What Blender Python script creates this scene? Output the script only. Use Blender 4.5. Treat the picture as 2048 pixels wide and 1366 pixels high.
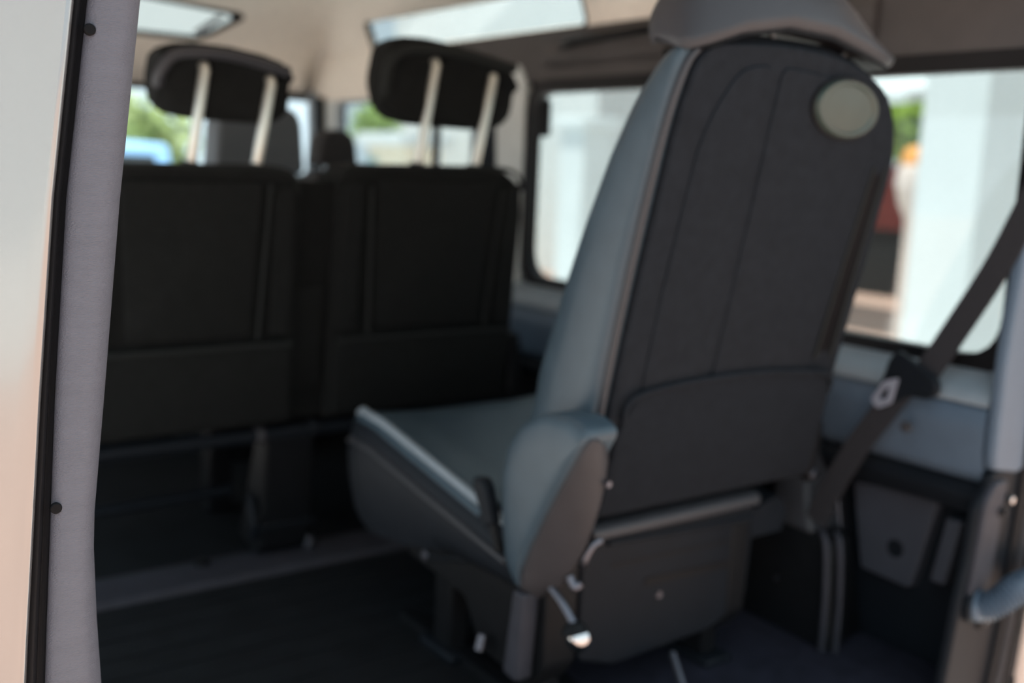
import bpy, bmesh, math, random
from mathutils import Vector, Matrix
random.seed(7)
for o in list(bpy.data.objects): bpy.data.objects.remove(o)
S = bpy.context.scene
C = S.collection

# ------------------------------------------------------------------ camera
# metres; X across the van to its right side, Y towards its front, Z up, van floor at Z = 0
cam = bpy.data.cameras.new('camera'); cam_o = bpy.data.objects.new('camera', cam); C.objects.link(cam_o)
cam.sensor_width = 36; cam.lens = 2100 / 2048 * 36; cam.clip_start = .02; cam.clip_end = 300
cam_o.matrix_world = Matrix(((.8124, .0647, -.5795, 0), (-.5817, .1577, -.7979, 0), (.0398, .9854, .1657, .92), (0, 0, 0, 1)))
cam.dof.use_dof = True; cam.dof.focus_distance = .95; cam.dof.aperture_fstop = 2.5
S.camera = cam_o
# ------------------------------------------------------------------ sky, sun, exposure
W = bpy.data.worlds.new('sky'); S.world = W; W.use_nodes = True
bg = W.node_tree.nodes['Background']; bg.inputs[0].default_value = (.72, .87, .96, 1); bg.inputs[1].default_value = 1.0
sun = bpy.data.lights.new('sun', 'SUN'); sun.energy = 6.5; sun.angle = math.radians(1.0); sun.color = (1, .94, .86)
sun_o = bpy.data.objects.new('sun', sun); C.objects.link(sun_o)
sun_o.rotation_euler = Vector((.25, -.05, -.97)).to_track_quat('-Z', 'Y').to_euler()
S.view_settings.view_transform = 'Standard'; S.view_settings.look = 'None'
S.view_settings.exposure = 0.7; S.view_settings.gamma = 1.0; S.view_settings.use_curve_mapping = False

# ------------------------------------------------------------------ materials
def mat(name, col, rough=.6, metal=0., var=.0, vscale=30., bump=0., bscale=200., coat=0., spec=.5, sheen=0., stretch=None):
    m = bpy.data.materials.new(name); m.use_nodes = True
    nt = m.node_tree; p = nt.nodes['Principled BSDF']
    p.inputs['Base Color'].default_value = (*col, 1); p.inputs['Roughness'].default_value = rough
    p.inputs['Metallic'].default_value = metal; p.inputs['Coat Weight'].default_value = coat
    p.inputs['Specular IOR Level'].default_value = spec
    if sheen: p.inputs['Sheen Weight'].default_value = sheen
    tc = nt.nodes.new('ShaderNodeTexCoord'); src = tc.outputs['Object']
    if stretch:
        mp = nt.nodes.new('ShaderNodeMapping'); mp.inputs['Scale'].default_value = stretch
        nt.links.new(src, mp.inputs[0]); src = mp.outputs[0]
    if var:
        n = nt.nodes.new('ShaderNodeTexNoise'); n.inputs['Scale'].default_value = vscale; n.inputs['Detail'].default_value = 4
        nt.links.new(src, n.inputs['Vector'])
        r = nt.nodes.new('ShaderNodeValToRGB')
        r.color_ramp.elements[0].color = (*[c * (1 - var) for c in col], 1); r.color_ramp.elements[1].color = (*[min(1, c * (1 + var)) for c in col], 1)
        r.color_ramp.elements[0].position = .3; r.color_ramp.elements[1].position = .7
        nt.links.new(n.outputs['Fac'], r.inputs[0]); nt.links.new(r.outputs[0], p.inputs['Base Color'])
    if bump:
        n2 = nt.nodes.new('ShaderNodeTexNoise'); n2.inputs['Scale'].default_value = bscale; n2.inputs['Detail'].default_value = 3
        nt.links.new(src, n2.inputs['Vector'])
        b = nt.nodes.new('ShaderNodeBump'); b.inputs['Strength'].default_value = bump; b.inputs['Distance'].default_value = .002
        nt.links.new(n2.outputs['Fac'], b.inputs['Height']); nt.links.new(b.outputs[0], p.inputs['Normal'])
    return m
def glass(name, tint=(.97, .99, .99), refl=.05):
    m = bpy.data.materials.new(name); m.use_nodes = True; nt = m.node_tree; nt.nodes.clear()
    o = nt.nodes.new('ShaderNodeOutputMaterial'); mx = nt.nodes.new('ShaderNodeMixShader')
    t = nt.nodes.new('ShaderNodeBsdfTransparent'); t.inputs[0].default_value = (*tint, 1)
    g = nt.nodes.new('ShaderNodeBsdfGlossy'); g.inputs['Roughness'].default_value = .02
    mx.inputs[0].default_value = refl
    nt.links.new(t.outputs[0], mx.inputs[1]); nt.links.new(g.outputs[0], mx.inputs[2]); nt.links.new(mx.outputs[0], o.inputs[0])
    return m
M = dict(
    paint=mat('silver_paint', (.32, .322, .32), .16, .75, bump=.02, bscale=14, coat=.6),
    jamb=mat('grey_jamb_plastic', (.100, .102, .126), .5, 0, .05, 60, bump=.7, bscale=800, stretch=(.35, 1, 1.6)),
    rubber=mat('black_rubber', (.008, .008, .0095), .45, bump=.08, bscale=300, spec=0.2),
    dark_hole_shade=mat('dark_clip_shade', (.005, .005, .006), .5, spec=0.1),
    vinyl=mat('slate_vinyl', (.036, .058, .077), .42, 0, .06, 25, bump=.15, bscale=420, spec=0.4),
    sidevinyl=mat('charcoal_vinyl', (.0100, .0125, .0165), .5, 0, .06, 25, bump=.12, bscale=420, spec=0.12),
    fabric=mat('charcoal_fabric', (.0118, .0142, .0182), .9, 0, .14, 60, bump=.3, bscale=900, spec=0.12),
    fabric2=mat('charcoal_pocket_fabric', (.0100, .0122, .0160), .9, 0, .12, 60, bump=.3, bscale=900, spec=0.12),
    bench=mat('black_seat_fabric', (.0088, .0098, .0098), .9, 0, .15, 50, bump=.3, bscale=800, spec=0.15),
    bench_trim=mat('black_seat_piping', (.0155, .0175, .0175), .7, bump=.1, bscale=600, spec=0.15),
    black=mat('black_plastic', (.0075, .0082, .0095), .42, 0, .1, 30, bump=.1, bscale=500, spec=0.12),
    darkgrey=mat('dark_grey_plastic', (.0082, .0105, .0140), .45, 0, .06, 30, bump=.1, bscale=500, spec=0.1),
    brownplastic=mat('warm_grey_plastic', (.039, .038, .042), .45, 0, .05, 30, bump=.1, bscale=500, spec=0.2),
    headplastic=mat('headrest_vinyl', (.036, .038, .044), .45, 0, .05, 20, bump=.12, bscale=420, spec=0.3),
    chrome=mat('polished_chrome', (.6, .61, .62), .12, 1.),
    brushed=mat('brushed_steel', (.55, .56, .58), .3, 1.),
    tongue=mat('pale_steel', (.36, .38, .46), .45, .5),
    satin=mat('satin_steel', (.74, .75, .68), .32, .85),
    steel=mat('dull_steel', (.13, .135, .16), .42, 1.),
    oval=mat('pale_grey_green_plastic', (.034, .052, .045), .4, 0, .08, 25),
    headliner=mat('beige_headliner', (.84, .775, .69), .95, 0, .05, 40, bump=.2, bscale=500),
    band=mat('brown_grey_trim', (.058, .053, .053), .7, 0, .06, 20, bump=.12, bscale=400),
    trimgrey=mat('grey_interior_trim', (.205, .245, .28), .5, 0, .05, 18, bump=.12, bscale=400),
    trimblue=mat('blue_grey_interior_trim', (.072, .104, .146), .5, 0, .05, 18, bump=.12, bscale=400),
    pillar=mat('pale_grey_pillar_trim', (.60, .635, .62), .6, 0, .05, 18, bump=.12, bscale=400),
    carpet=mat('black_floor_mat', (.0075, .0088, .0105), .85, 0, .2, 14, bump=.5, bscale=600, spec=0.12),
    lid=mat('slate_lid_plastic', (.042, .047, .060), .5, 0, .05, 18, bump=.12, bscale=400, spec=0.2),
    slatecarpet=mat('slate_carpet', (.0165, .0175, .027), .9, 0, .2, 30, bump=.4, bscale=700, spec=.1),
    strip=mat('grey_threshold_strip', (.032, .033, .042), .55, 0, .12, 20, bump=.15, bscale=300, spec=0.2),
    belt=mat('grey_brown_webbing', (.025, .0245, .028), .75, 0, .08, 120, bump=.4, bscale=900, spec=0.2),
    frontgrey=mat('grey_front_seat_vinyl', (.075, .085, .095), .5, 0, .05, 20, bump=.1, bscale=400),
    frontdark=mat('dark_front_seat_fabric', (.026, .024, .025), .85, 0, .1, 40, bump=.2, bscale=600),
    mirror=mat('mirror_glass', (.42, .46, .46), .03, 1.),
    glass=glass('tinted_glass', (.65, .675, .675), .04),
    clear=glass('clear_glass', (.95, .97, .97), .04),
    white=mat('white_render', (.71, .785, .80), .7, 0, .03, 3),
    render2=mat('off_white_render', (.88, .885, .88), .8, 0, .03, 2),
    cream=mat('cream_render', (.88, .81, .64), .8, 0, .05, 3),
    paving=mat('pink_beige_paving', (.47, .325, .265), .85, 0, .10, 1.5, bump=.3, bscale=30),
    yard=mat('grey_concrete', (.45, .445, .43), .85, 0, .08, 1.2, bump=.2, bscale=40),
    bounce=mat('pale_bounce_ground', (.72, .70, .68), .85, 0, .06, 2.5, bump=.2, bscale=40),
    leaf=mat('bright_green_leaves', (.23, .36, .05), .6, 0, .35, 5),
    leaf2=mat('olive_green_leaves', (.20, .27, .09), .6, 0, .3, 5),
    bark=mat('brown_bark', (.14, .09, .06), .9, 0, .3, 20),
    red=mat('dark_red_panel', (.13, .018, .014), .45, 0, .06, 8, coat=.3),
    navy=mat('blue_black_panel', (.012, .016, .018), .5),
    orange=mat('orange_cap', (.85, .36, .06), .6),
    blush=mat('pale_beige_post', (.72, .62, .56), .6),
    teal=mat('pale_teal_paint', (.30, .48, .50), .6),
    blue=mat('pale_blue_paint', (.22, .42, .68), .5),
)

# ------------------------------------------------------------------ helpers
def mk(name, bm, m, parent=None, bevel=0., seg=2, smooth=40, sub=0, label=None, kind=None, solid=0.):
    bmesh.ops.recalc_face_normals(bm, faces=bm.faces)
    me = bpy.data.meshes.new(name); bm.to_mesh(me); bm.free()
    me.materials.append(m if not isinstance(m, str) else M[m])
    if smooth:
        for p in me.polygons: p.use_smooth = True
        me.set_sharp_from_angle(angle=math.radians(smooth))
    o = bpy.data.objects.new(name, me); C.objects.link(o)
    if parent is not None:
        o.parent = parent
        inv = Matrix.Identity(4); q = parent
        while q is not None:
            if q.type == 'EMPTY': inv = Matrix.Translation(-Vector(q.location))
            q = q.parent
        if parent.type == 'EMPTY': o.matrix_parent_inverse = inv
    if solid:
        s = o.modifiers.new('thickness', 'SOLIDIFY'); s.thickness = solid; s.offset = 1
    if bevel:
        b = o.modifiers.new('bevel', 'BEVEL'); b.width = bevel; b.segments = seg; b.limit_method = 'ANGLE'; b.angle_limit = math.radians(35)
        b.harden_normals = False
        for p in me.polygons: p.use_smooth = True
        me.set_sharp_from_angle(angle=math.radians(89))
    if sub:
        s = o.modifiers.new('sub', 'SUBSURF'); s.levels = sub; s.render_levels = sub
    if label: o['label'] = label
    if kind: o['kind'] = kind
    return o
def thing(name, label, cat, loc, group=None):
    e = bpy.data.objects.new(name, None); C.objects.link(e); e.location = loc; e.empty_display_size = .1
    e['label'] = label; e['category'] = cat
    if group: e['group'] = group
    return e
def tag(o, label, cat, group=None):
    o['label'] = label; o['category'] = cat
    if group: o['group'] = group
    return o
def struct(o, label):
    o['label'] = label; o['kind'] = 'structure'; return o
def box(x0, x1, y0, y1, z0, z1, bm=None):
    bm = bm or bmesh.new()
    v = [bm.verts.new((x, y, z)) for x in (x0, x1) for y in (y0, y1) for z in (z0, z1)]
    for f in ((0, 1, 3, 2), (4, 6, 7, 5), (0, 4, 5, 1), (2, 3, 7, 6), (0, 2, 6, 4), (1, 5, 7, 3)): bm.faces.new([v[i] for i in f])
    return bm
def loft(rings, bm=None, cap=True, closed=True):
    bm = bm or bmesh.new()
    R = [[bm.verts.new(p) for p in r] for r in rings]; n = len(rings[0])
    for a, b in zip(R, R[1:]):
        for i in range(n if closed else n - 1):
            bm.faces.new((a[i], a[(i + 1) % n], b[(i + 1) % n], b[i]))
    if cap and closed: bm.faces.new(R[0][::-1]); bm.faces.new(R[-1])
    return bm
def prism_x(prof, x0, x1, bm=None):      # profile in (y, z) extruded along x
    return loft([[(x0, y, z) for y, z in prof], [(x1, y, z) for y, z in prof]], bm)
def prism_y(prof, y0, y1, bm=None):      # profile in (x, z)
    return loft([[(x, y0, z) for x, z in prof], [(x, y1, z) for x, z in prof]], bm)
def prism_z(prof, z0, z1, bm=None):
    return loft([[(x, y, z0) for x, y in prof], [(x, y, z1) for x, y in prof]], bm)
def spline(pts, n=6):
    P = [Vector(p) for p in pts]; out = []
    for i in range(len(P) - 1):
        a = P[max(i - 1, 0)]; b = P[i]; c = P[i + 1]; d = P[min(i + 2, len(P) - 1)]
        for k in range(n):
            t = k / n
            out.append(.5 * ((2 * b) + (c - a) * t + (2 * a - 5 * b + 4 * c - d) * t * t + (3 * b - a - 3 * c + d) * t ** 3))
    out.append(P[-1]); return out
def tube(pts, r, n=12, bm=None, rfun=None):
    P = [Vector(p) for p in pts]; rings = []; up = None
    for i, p in enumerate(P):
        t = (P[min(i + 1, len(P) - 1)] - P[max(i - 1, 0)]).normalized()
        if up is None: up = Vector((0, 0, 1)) if abs(t.z) < .9 else Vector((1, 0, 0))
        s = t.cross(up).normalized(); up = s.cross(t).normalized()
        rr = rfun(i) if rfun else r
        rings.append([p + (s * math.cos(2 * math.pi * k / n) + up * math.sin(2 * math.pi * k / n)) * rr for k in range(n)])
    return loft(rings, bm)
def rrect(w, h, r, n=5, cx=0, cy=0):
    out = []
    for sx, sy, a0 in ((1, 1, 0), (-1, 1, 90), (-1, -1, 180), (1, -1, 270)):
        for k in range(n + 1):
            a = math.radians(a0 + 90 * k / n); out.append((cx + sx * (w - r) + r * math.cos(a), cy + sy * (h - r) + r * math.sin(a)))
    return out
def rpoly(pts, r, n=4):                  # polygon with rounded corners; r may be a list
    out = []; N = len(pts)
    for i, p in enumerate(pts):
        a = Vector(pts[i - 1]); b = Vector(p); c = Vector(pts[(i + 1) % N]); rr = r[i] if isinstance(r, (list, tuple)) else r
        if rr <= 0: out.append(tuple(b)); continue
        u = (a - b); v = (c - b); d = min(rr, u.length * .48, v.length * .48)
        p0 = b + u.normalized() * d; p2 = b + v.normalized() * d
        for k in range(n + 1):
            t = k / n; out.append(tuple((1 - t) ** 2 * p0 + 2 * t * (1 - t) * b + t * t * p2))
    return out
def ring_loft(outer, inner, f0, f1):     # closed frame between two 2-D loops; f0/f1 map (u, v) to 3-D on either face
    bm = bmesh.new(); n = len(outer)
    L = [[bm.verts.new(f(*p)) for p in lp] for f, lp in ((f0, outer), (f0, inner), (f1, inner), (f1, outer))]
    for a, b in ((0, 1), (1, 2), (2, 3), (3, 0)):
        for i in range(n):
            bm.faces.new((L[a][i], L[a][(i + 1) % n], L[b][(i + 1) % n], L[b][i]))
    return bm
def cyl(p, axis, r, h, n=16, bm=None, r2=None):
    a = Vector(axis).normalized(); p = Vector(p)
    u = a.orthogonal().normalized(); w = a.cross(u)
    f = lambda q, rr: [q + (u * math.cos(2 * math.pi * k / n) + w * math.sin(2 * math.pi * k / n)) * rr for k in range(n)]
    return loft([f(p, r), f(p + a * h, r if r2 is None else r2)], bm)
def lerp(tab, x):
    for (a, b), (c, d) in zip(tab, tab[1:]):
        if x <= c: return b + (d - b) * (x - a) / (c - a)
    return tab[-1][1]

# ================================================================== the setting: the van's shell
GZ = -.62
o = mk('ground', box(-40, 60, -40, 70, GZ - .2, GZ), 'paving'); struct(o, 'pink beige paving around the van')
o = mk('bounce_apron', box(-7, 7.4, .6, 16, GZ, GZ + .012), 'bounce'); struct(o, 'pale ground added around the van to bounce light onto the headliner')  # pale ground added to throw light up onto the headliner
o = mk('concrete_yard', box(-14, 16, -13, -5.2, GZ, GZ + .012), 'yard'); struct(o, 'pale concrete yard behind the viewpoint')
o = mk('floor', box(.16, 1.9, .93, 4.0, -.06, 0), 'carpet'); struct(o, 'black ribbed matting on the van floor')
mk('side_carpet', prism_z(rpoly([(1.10, 1.0), (1.79, .96), (1.79, 1.9), (1.25, 1.9)], .02), 0, .004), 'slatecarpet', o, label='slate blue carpet by the right wall')
rib = None
for k in range(14):                     # shallow ribs pressed into the mat
    y = 1.0 + k * .078
    bm = box(.3, 1.62, y, y + .012, -.001, .0025)
    if rib is None: rib = mk('mat_rib', bm, 'carpet', o)
    else:
        bm.free(); c = rib.copy(); C.objects.link(c); c.parent = o; c.location.y = k * .078
st = mk('threshold_strip', prism_x(rpoly([(2.085, 0), (2.10, .012), (2.225, .012), (2.235, 0)], .004), .3, 1.75), 'strip', o, label='grey ribbed strip across the floor under the bench')
mk('bolt', cyl((.765, 2.2, .01), (0, 0, 1), .017, .012), 'black', st, bevel=.002)
mk('bolt', cyl((1.30, 2.2, .01), (0, 0, 1), .017, .012), 'black', st, bevel=.002)

# right-hand wall -------------------------------------------------
XW = 1.80
bm = box(XW, 1.92, .97, 2.62, -.06, .585)
box(XW, 1.92, .97, 3.92, 1.128, 1.285, bm)
box(XW, XW + .03, 3.63, 3.76, .86, 1.128, bm)
box(XW, XW + .02, 2.42, 2.715, .585, 1.128, bm)
box(XW + .03, 1.92, .945, .985, .585, 1.128, bm)
box(XW, 1.92, 2.62, 3.75, -.06, .87, bm)
wr = struct(mk('wall_right', bm, 'darkgrey'), 'right-hand inner side of the van, grey and brown trim')
# rail above the windows
mk('window_rail', prism_x(rpoly([(.97, 1.15), (.97, 1.283), (2.86, 1.283), (2.80, 1.13), (2.7, 1.13), (2.42, 1.15)], .01), XW - .014, XW + .01), 'band', wr, bevel=.006, label='brown grey rail between side window and roof window')
mk('rail_bulge', prism_y(rpoly([(XW - .012, 1.18), (XW - .034, 1.2), (XW - .034, 1.255), (XW - .012, 1.275)], .012), 1.3, 2.35), 'band', wr, smooth=60)
mk('front_side_liner', prism_x(rpoly([(2.87, 1.283), (3.92, 1.283), (3.92, 1.128), (2.81, 1.128)], .008), XW - .016, XW + .01), 'headliner', wr, bevel=.006, label='beige liner above the front door window')
mk('front_side_liner', prism_x(rpoly([(3.635, 1.135), (3.76, 1.135), (3.76, .87), (3.635, .87)], .008), XW - .016, XW + .01), 'pillar', wr, bevel=.006)
# grab handle on the rail
gh = [(XW - .03, 2.26, 1.235), (XW - .055, 2.21, 1.235), (XW - .062, 2.1, 1.24), (XW - .062, 1.98, 1.245), (XW - .055, 1.87, 1.25), (XW - .03, 1.82, 1.25)]
mk('grab_handle', tube(spline(gh), .011), 'black', wr, smooth=60, label='black grab handle on the rail')
# pillar between the side window and the front door
pp = rpoly([(2.435, .54), (2.435, 1.15), (2.47, 1.20), (2.62, 1.205), (2.58, 1.12), (2.565, .9), (2.56, .57), (2.53, .54)], .02)
mk('pillar_trim', prism_x(pp, XW - .022, XW + .02), 'pillar', wr, bevel=.014, seg=3, label='pale grey pillar trim beside the side window')
# sill ledge and lower trim panel below the window
mk('sill_ledge', prism_y(rpoly([(XW + .01, .595), (XW - .012, .59), (XW - .075, .558), (XW - .085, .535), (XW + .01, .535)], .012), .955, 2.62), 'trimgrey', wr, smooth=60, label='pale blue grey window sill ledge')
pn = rpoly([(XW - .08, .535), (XW - .09, .50), (XW - .075, .41), (XW - .04, .385), (XW + .01, .385), (XW + .01, .535)], .012)
for y0, y1 in ((.955, 1.312), (1.335, 1.84), (1.86, 2.60)):
    mk('side_panel', prism_y(pn, y0, y1), 'trimblue', wr, smooth=50)
mk('panel_groove', box(XW - .072, XW, 1.30, 1.345, .39, .53), 'darkgrey', wr)
mk('lower_rail', prism_y(rpoly([(XW - .06, .395), (XW - .075, .37), (XW - .06, .335), (XW + .01, .33), (XW + .01, .395)], .01), .96, 2.6), 'darkgrey', wr, smooth=60)
# storage lid and brackets low on the wall
lid = mk('storage_lid', prism_x(rpoly([(1.06, .33), (1.25, .32), (1.215, .145), (1.10, .14)], .012), XW - .025, XW + .01), 'lid', wr, bevel=.006, label='slate grey storage lid low on the wall')
mk('finger_recess', cyl((XW - .026, 1.14, .21), (1, 0, 0), .018, .012), 'darkgrey', lid)
mk('wall_bracket', prism_x(rpoly([(1.275, .33), (1.305, .33), (1.275, .21), (1.248, .21)], .006), XW - .05, XW - .02), 'steel', wr, bevel=.003, label='narrow steel bracket')
mk('wall_bracket', prism_x(rpoly([(1.0, .31), (1.03, .31), (1.05, .18), (1.02, .18)], .006), XW - .045, XW - .01), 'lid', wr, bevel=.004)
# side window
def wframe(name, Y0, Y1, Z0, Z1, r, w, x0, x1, m, parent, label=None):
    cy, cz, hw, hh = (Y0 + Y1) / 2, (Z0 + Z1) / 2, (Y1 - Y0) / 2, (Z1 - Z0) / 2
    return mk(name, ring_loft(rrect(hw + w, hh + w, r + w * .6, 6, cy, cz), rrect(hw, hh, r, 6, cy, cz), lambda u, v: (x0, u, v), lambda u, v: (x1, u, v)), m, parent, label=label)
def pane(name, Y0, Y1, Z0, Z1, r, x, parent=None):
    return mk(name, prism_x(rrect((Y1 - Y0) / 2, (Z1 - Z0) / 2, r, 6, (Y0 + Y1) / 2, (Z0 + Z1) / 2), x, x + .004), 'glass', parent, smooth=0)
def w1loop(g): return rpoly([(.985 - g, .612 - g), (2.40 + g, .612 - g), (2.40 + g, 1.118 + g), (.985 - g, 1.118 + g)], [.08 + g * .6, .08 + g * .6, .07 + g * .6, .012], 6)
w1 = struct(mk('window_1', ring_loft(w1loop(.035), w1loop(0), lambda u, v: (XW - .016, u, v), lambda u, v: (XW + .014, u, v)), 'rubber'), 'long side window with a black rubber frame, right wall')
mk('pane', prism_x(w1loop(.006), XW + .004, XW + .008), 'glass', w1, smooth=0)
mk('window_catch', box(XW - .03, XW + .0, 2.335, 2.36, 1.0, 1.1), 'black', w1, bevel=.006)
# front right door window
w2 = struct(wframe('window_2', 2.72, 3.60, .885, 1.125, .05, .03, XW - .01, XW + .012, M['trimgrey'], None), 'front right door window behind the bench')
pane('pane', 2.715, 3.61, .88, 1.13, .05, XW + .002, w2)
mk('window_bar', box(XW - .005, XW + .012, 2.93, 2.955, .885, 1.125), 'black', w2)
mk('door_lining', prism_y(rpoly([(XW + .01, .87), (XW - .05, .86), (XW - .06, .6), (XW - .03, .2), (XW + .01, .2)], .015), 2.66, 3.7), 'darkgrey', w2, smooth=60)

# roof: cove with a narrow roof window on the right, falling to the windscreen header
prof = [(.20, 1.285), (.24, 1.385), (.30, 1.455), (.46, 1.50), (.75, 1.525), (1.0, 1.53), (1.25, 1.525), (1.54, 1.50), (1.70, 1.455), (1.76, 1.385), (1.798, 1.29), (1.80, 1.285)]
stY = [(.93, 9), (1.3, 9), (1.7, 9), (2.19, 9), (2.6, 9), (3.0, 9), (3.34, 9), (3.5, 1.47), (3.65, 1.39), (3.78, 1.27), (3.85, 1.15)]
bm = bmesh.new(); V = []
for Y, zm in stY:
    V.append([bm.verts.new((x, Y, min(z, zm))) for x, z in prof])
for i in range(len(V) - 1):
    for j in range(len(prof) - 1):
        if j == 9 and 3 <= i < 6: continue
        bm.faces.new((V[i][j], V[i][j + 1], V[i + 1][j + 1], V[i + 1][j]))
for f in bm.faces: f.normal_update()
cl = mk('ceiling', bm, 'headliner', smooth=35); 
sm = cl.modifiers.new('thickness', 'SOLIDIFY'); sm.thickness = .02; sm.offset = 0
struct(cl, 'beige fabric headliner of the van')
def cove(y, t, d=0):    # point on the cove, t 0..1 from the bottom of the roof window to its top
    return (1.798 - .038 * t + d * .93, y, 1.29 + .095 * t + d * .37)
def cv(y, z, d): return cove(y, (z - 1.29) / .095, d)
w4 = struct(mk('window_4', ring_loft(rrect(.585, .058, .03, 5, 2.765, 1.3375), rrect(.575, .048, .022, 5, 2.765, 1.3375), lambda u, v: cv(u, v, -.011), lambda u, v: cv(u, v, .008)), 'black'), 'narrow roof-side window above the right wall')
mk('pane', loft([[cv(u, v, .0) for u, v in rrect(.575, .047, .02, 5, 2.765, 1.3375)], [cv(u, v, .004) for u, v in rrect(.575, .047, .02, 5, 2.765, 1.3375)]]), 'glass', w4, smooth=0)
for y in (3.42, 3.52):                  # moulded beads in the headliner by the front corner
    mk('headliner_bead', tube([(1.792, y, 1.295), (1.765, y, 1.38), (1.71, y, 1.44)], .012, 8), 'headliner', cl, smooth=60)
mk('sun_visor', prism_x(rpoly([(3.72, 1.32), (3.735, 1.32), (3.80, 1.17), (3.785, 1.165)], .006), 1.30, 1.72), 'headliner', cl, bevel=.005, label='beige sun visor folded down')
mk('sun_visor', prism_x(rpoly([(3.72, 1.32), (3.735, 1.32), (3.80, 1.17), (3.785, 1.165)], .006), .42, .86), 'headliner', cl, bevel=.005)

# front: windscreen, corner pillar, dashboard
wf = struct(mk('wall_front', box(.16, 1.9, 3.92, 4.0, -.06, .84), 'darkgrey'), 'front bulkhead below the windscreen')
db = mk('dashboard', prism_x(rpoly([(3.5, .45), (3.46, .72), (3.58, .83), (3.75, .86), (3.95, .82), (3.95, .45)], .04), .25, 1.79), 'black', wf, smooth=50)
bm = bmesh.new(); 
w3 = struct(mk('window_3', loft([[(.22, 3.83, 1.15), (1.79, 3.83, 1.15), (1.84, 4.0, .83), (.17, 4.0, .83)], [(.22, 3.836, 1.153), (1.79, 3.836, 1.153), (1.84, 4.006, .833), (.17, 4.006, .833)]]), 'clear', smooth=0), 'windscreen at the far front of the van')
mk('header_seal', tube([(.25, 3.835, 1.14), (1.0, 3.85, 1.145), (1.79, 3.835, 1.14)], .014, 8), 'rubber', w3)
for s, x0 in ((1, 1.80), (-1, .20)):
    fp = [(x0 - .02 * s, 3.80, 1.16), (x0 + .02 * s, 3.88, .98), (x0 + .05 * s, 3.97, .82)]
    mk('corner_pillar', tube(fp, .03, 10), 'trimgrey', w3, smooth=60)
    mk('corner_pillar', tube([(x0 - .03 * s, 3.735, 1.14), (x0 - .03 * s, 3.725, .86)], .02, 10), 'black', w3, smooth=60)

# left-hand wall (seen only as the pillar; its openings light the seats, front door one added to brighten headliner)
bm = box(.12, .22, 2.42, 2.62, -.06, .56)
box(.12, .22, 3.62, 3.75, -.06, .56, bm)
box(.12, .22, 1.06, 1.16, -.06, .56, bm)
box(.12, .22, 1.1, 3.75, 1.15, 1.285, bm); box(.12, .22, 1.06, 1.16, .56, 1.15, bm); box(.12, .22, 2.42, 2.62, .56, 1.15, bm)
box(.12, .22, 3.62, 3.75, .56, 1.15, bm)
wl = struct(mk('wall_left', bm, 'darkgrey'), 'unseen left-hand side of the van, front door left open to let light in')

# rear door opening, left: painted corner, rubber seal, grey jamb trim (the things in focus)
zs = [-.2, 0, .2, .3, .42, .48, .55, .585, .64, .70, .78, .875, .96, 1.049, 1.15, 1.3]
tb = [(-.2, .140), (.44, .175), (.70, .196), (.875, .212), (1.049, .234), (1.3, .266)]        # edge of the paint
tsl = [(-.2, .162), (.44, .1925), (.70, .209), (.875, .2235), (1.049, .246), (1.3, .278)]     # seal to trim
tr = [(-.2, .262), (.2, .254), (.42, .2455), (.5, .2420), (.55, .2415), (.585, .2430), (.70, .2550), (.875, .2725), (1.049, .2935), (1.3, .327)]
rings = []
for z in zs:
    e = lerp(tb, z)
    rings.append([(-.02, 1.06, z), (-.02, 1.00, z), (.0, .975, z), (.03, .966, z), (.08, .964, z), (e - .022, .9645, z), (e - .010, .9650, z), (e - .004, .9665, z), (e - .0008, .970, z), (e, .976, z), (e, 1.02, z), (e, 1.06, z)])
wb = struct(mk('wall_rear', loft(rings), 'paint', smooth=50), 'glossy silver painted rear corner of the van at the left')
rings = []
for z in zs:
    a, b = lerp(tb, z) - .001, lerp(tsl, z) + .003; w = b - a
    rings.append([(a, 1.03, z), (a, .981, z), (a + .1 * w, .9765, z), (a + .3 * w, .9745, z), (a + .45 * w, .977, z), (a + .55 * w, .982, z), (a + .62 * w, .9815, z), (a + .75 * w, .9785, z), (a + .95 * w, .981, z), (b, .985, z), (b, 1.03, z)])
mk('door_seal', loft(rings), 'rubber', wb, smooth=60, label='black rubber door seal')
rings = []
for z in zs:
    a, b = lerp(tsl, z), lerp(tr, z); w = b - a
    low = max(0., min(1., (.56 - z) / .25)) * .004
    rings.append([(a, 1.04, z), (a, .979, z), (a + .02 * w, .9755, z), (a + .09 * w, .9722, z), (a + .2 * w, .9695, z), (a + .4 * w, .9670, z), (a + .58 * w, .9666, z), (a + .70 * w, .9685 + low * .3, z),
                  (a + .82 * w, .9730 + low, z), (a + .91 * w, .9790 + low, z), (a + .97 * w, .986 + low, z), (a + .995 * w, .995, z), (b, 1.0, z), (b + .001, 1.08, z), (b - .004, 1.10, z)])
jt = mk('jamb_trim', loft(rings), 'jamb', wb, smooth=60, label='grey textured plastic door jamb trim')
for z in (1.020, .5985):
    x = lerp(tsl, z) + .0025
    mk('clip_hole', cyl((x, .974, z), (0, -1, 0), .0052, .0045), 'dark_hole_shade', jt, bevel=.0012, label='small round black clip')
# roof end over the opening and the outer skins
bm = prism_x([(.90, 1.30), (.90, 1.62), (1.0, 1.66), (3.6, 1.64), (3.95, 1.2), (3.93, 1.15), (3.58, 1.60), (1.0, 1.62), (.97, 1.34)], .0, 2.02)
rf = struct(mk('trim_1', box(.25, 1.78, .93, .97, 1.30, 1.50), 'trimgrey'), 'grey trim over the rear door opening')

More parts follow.
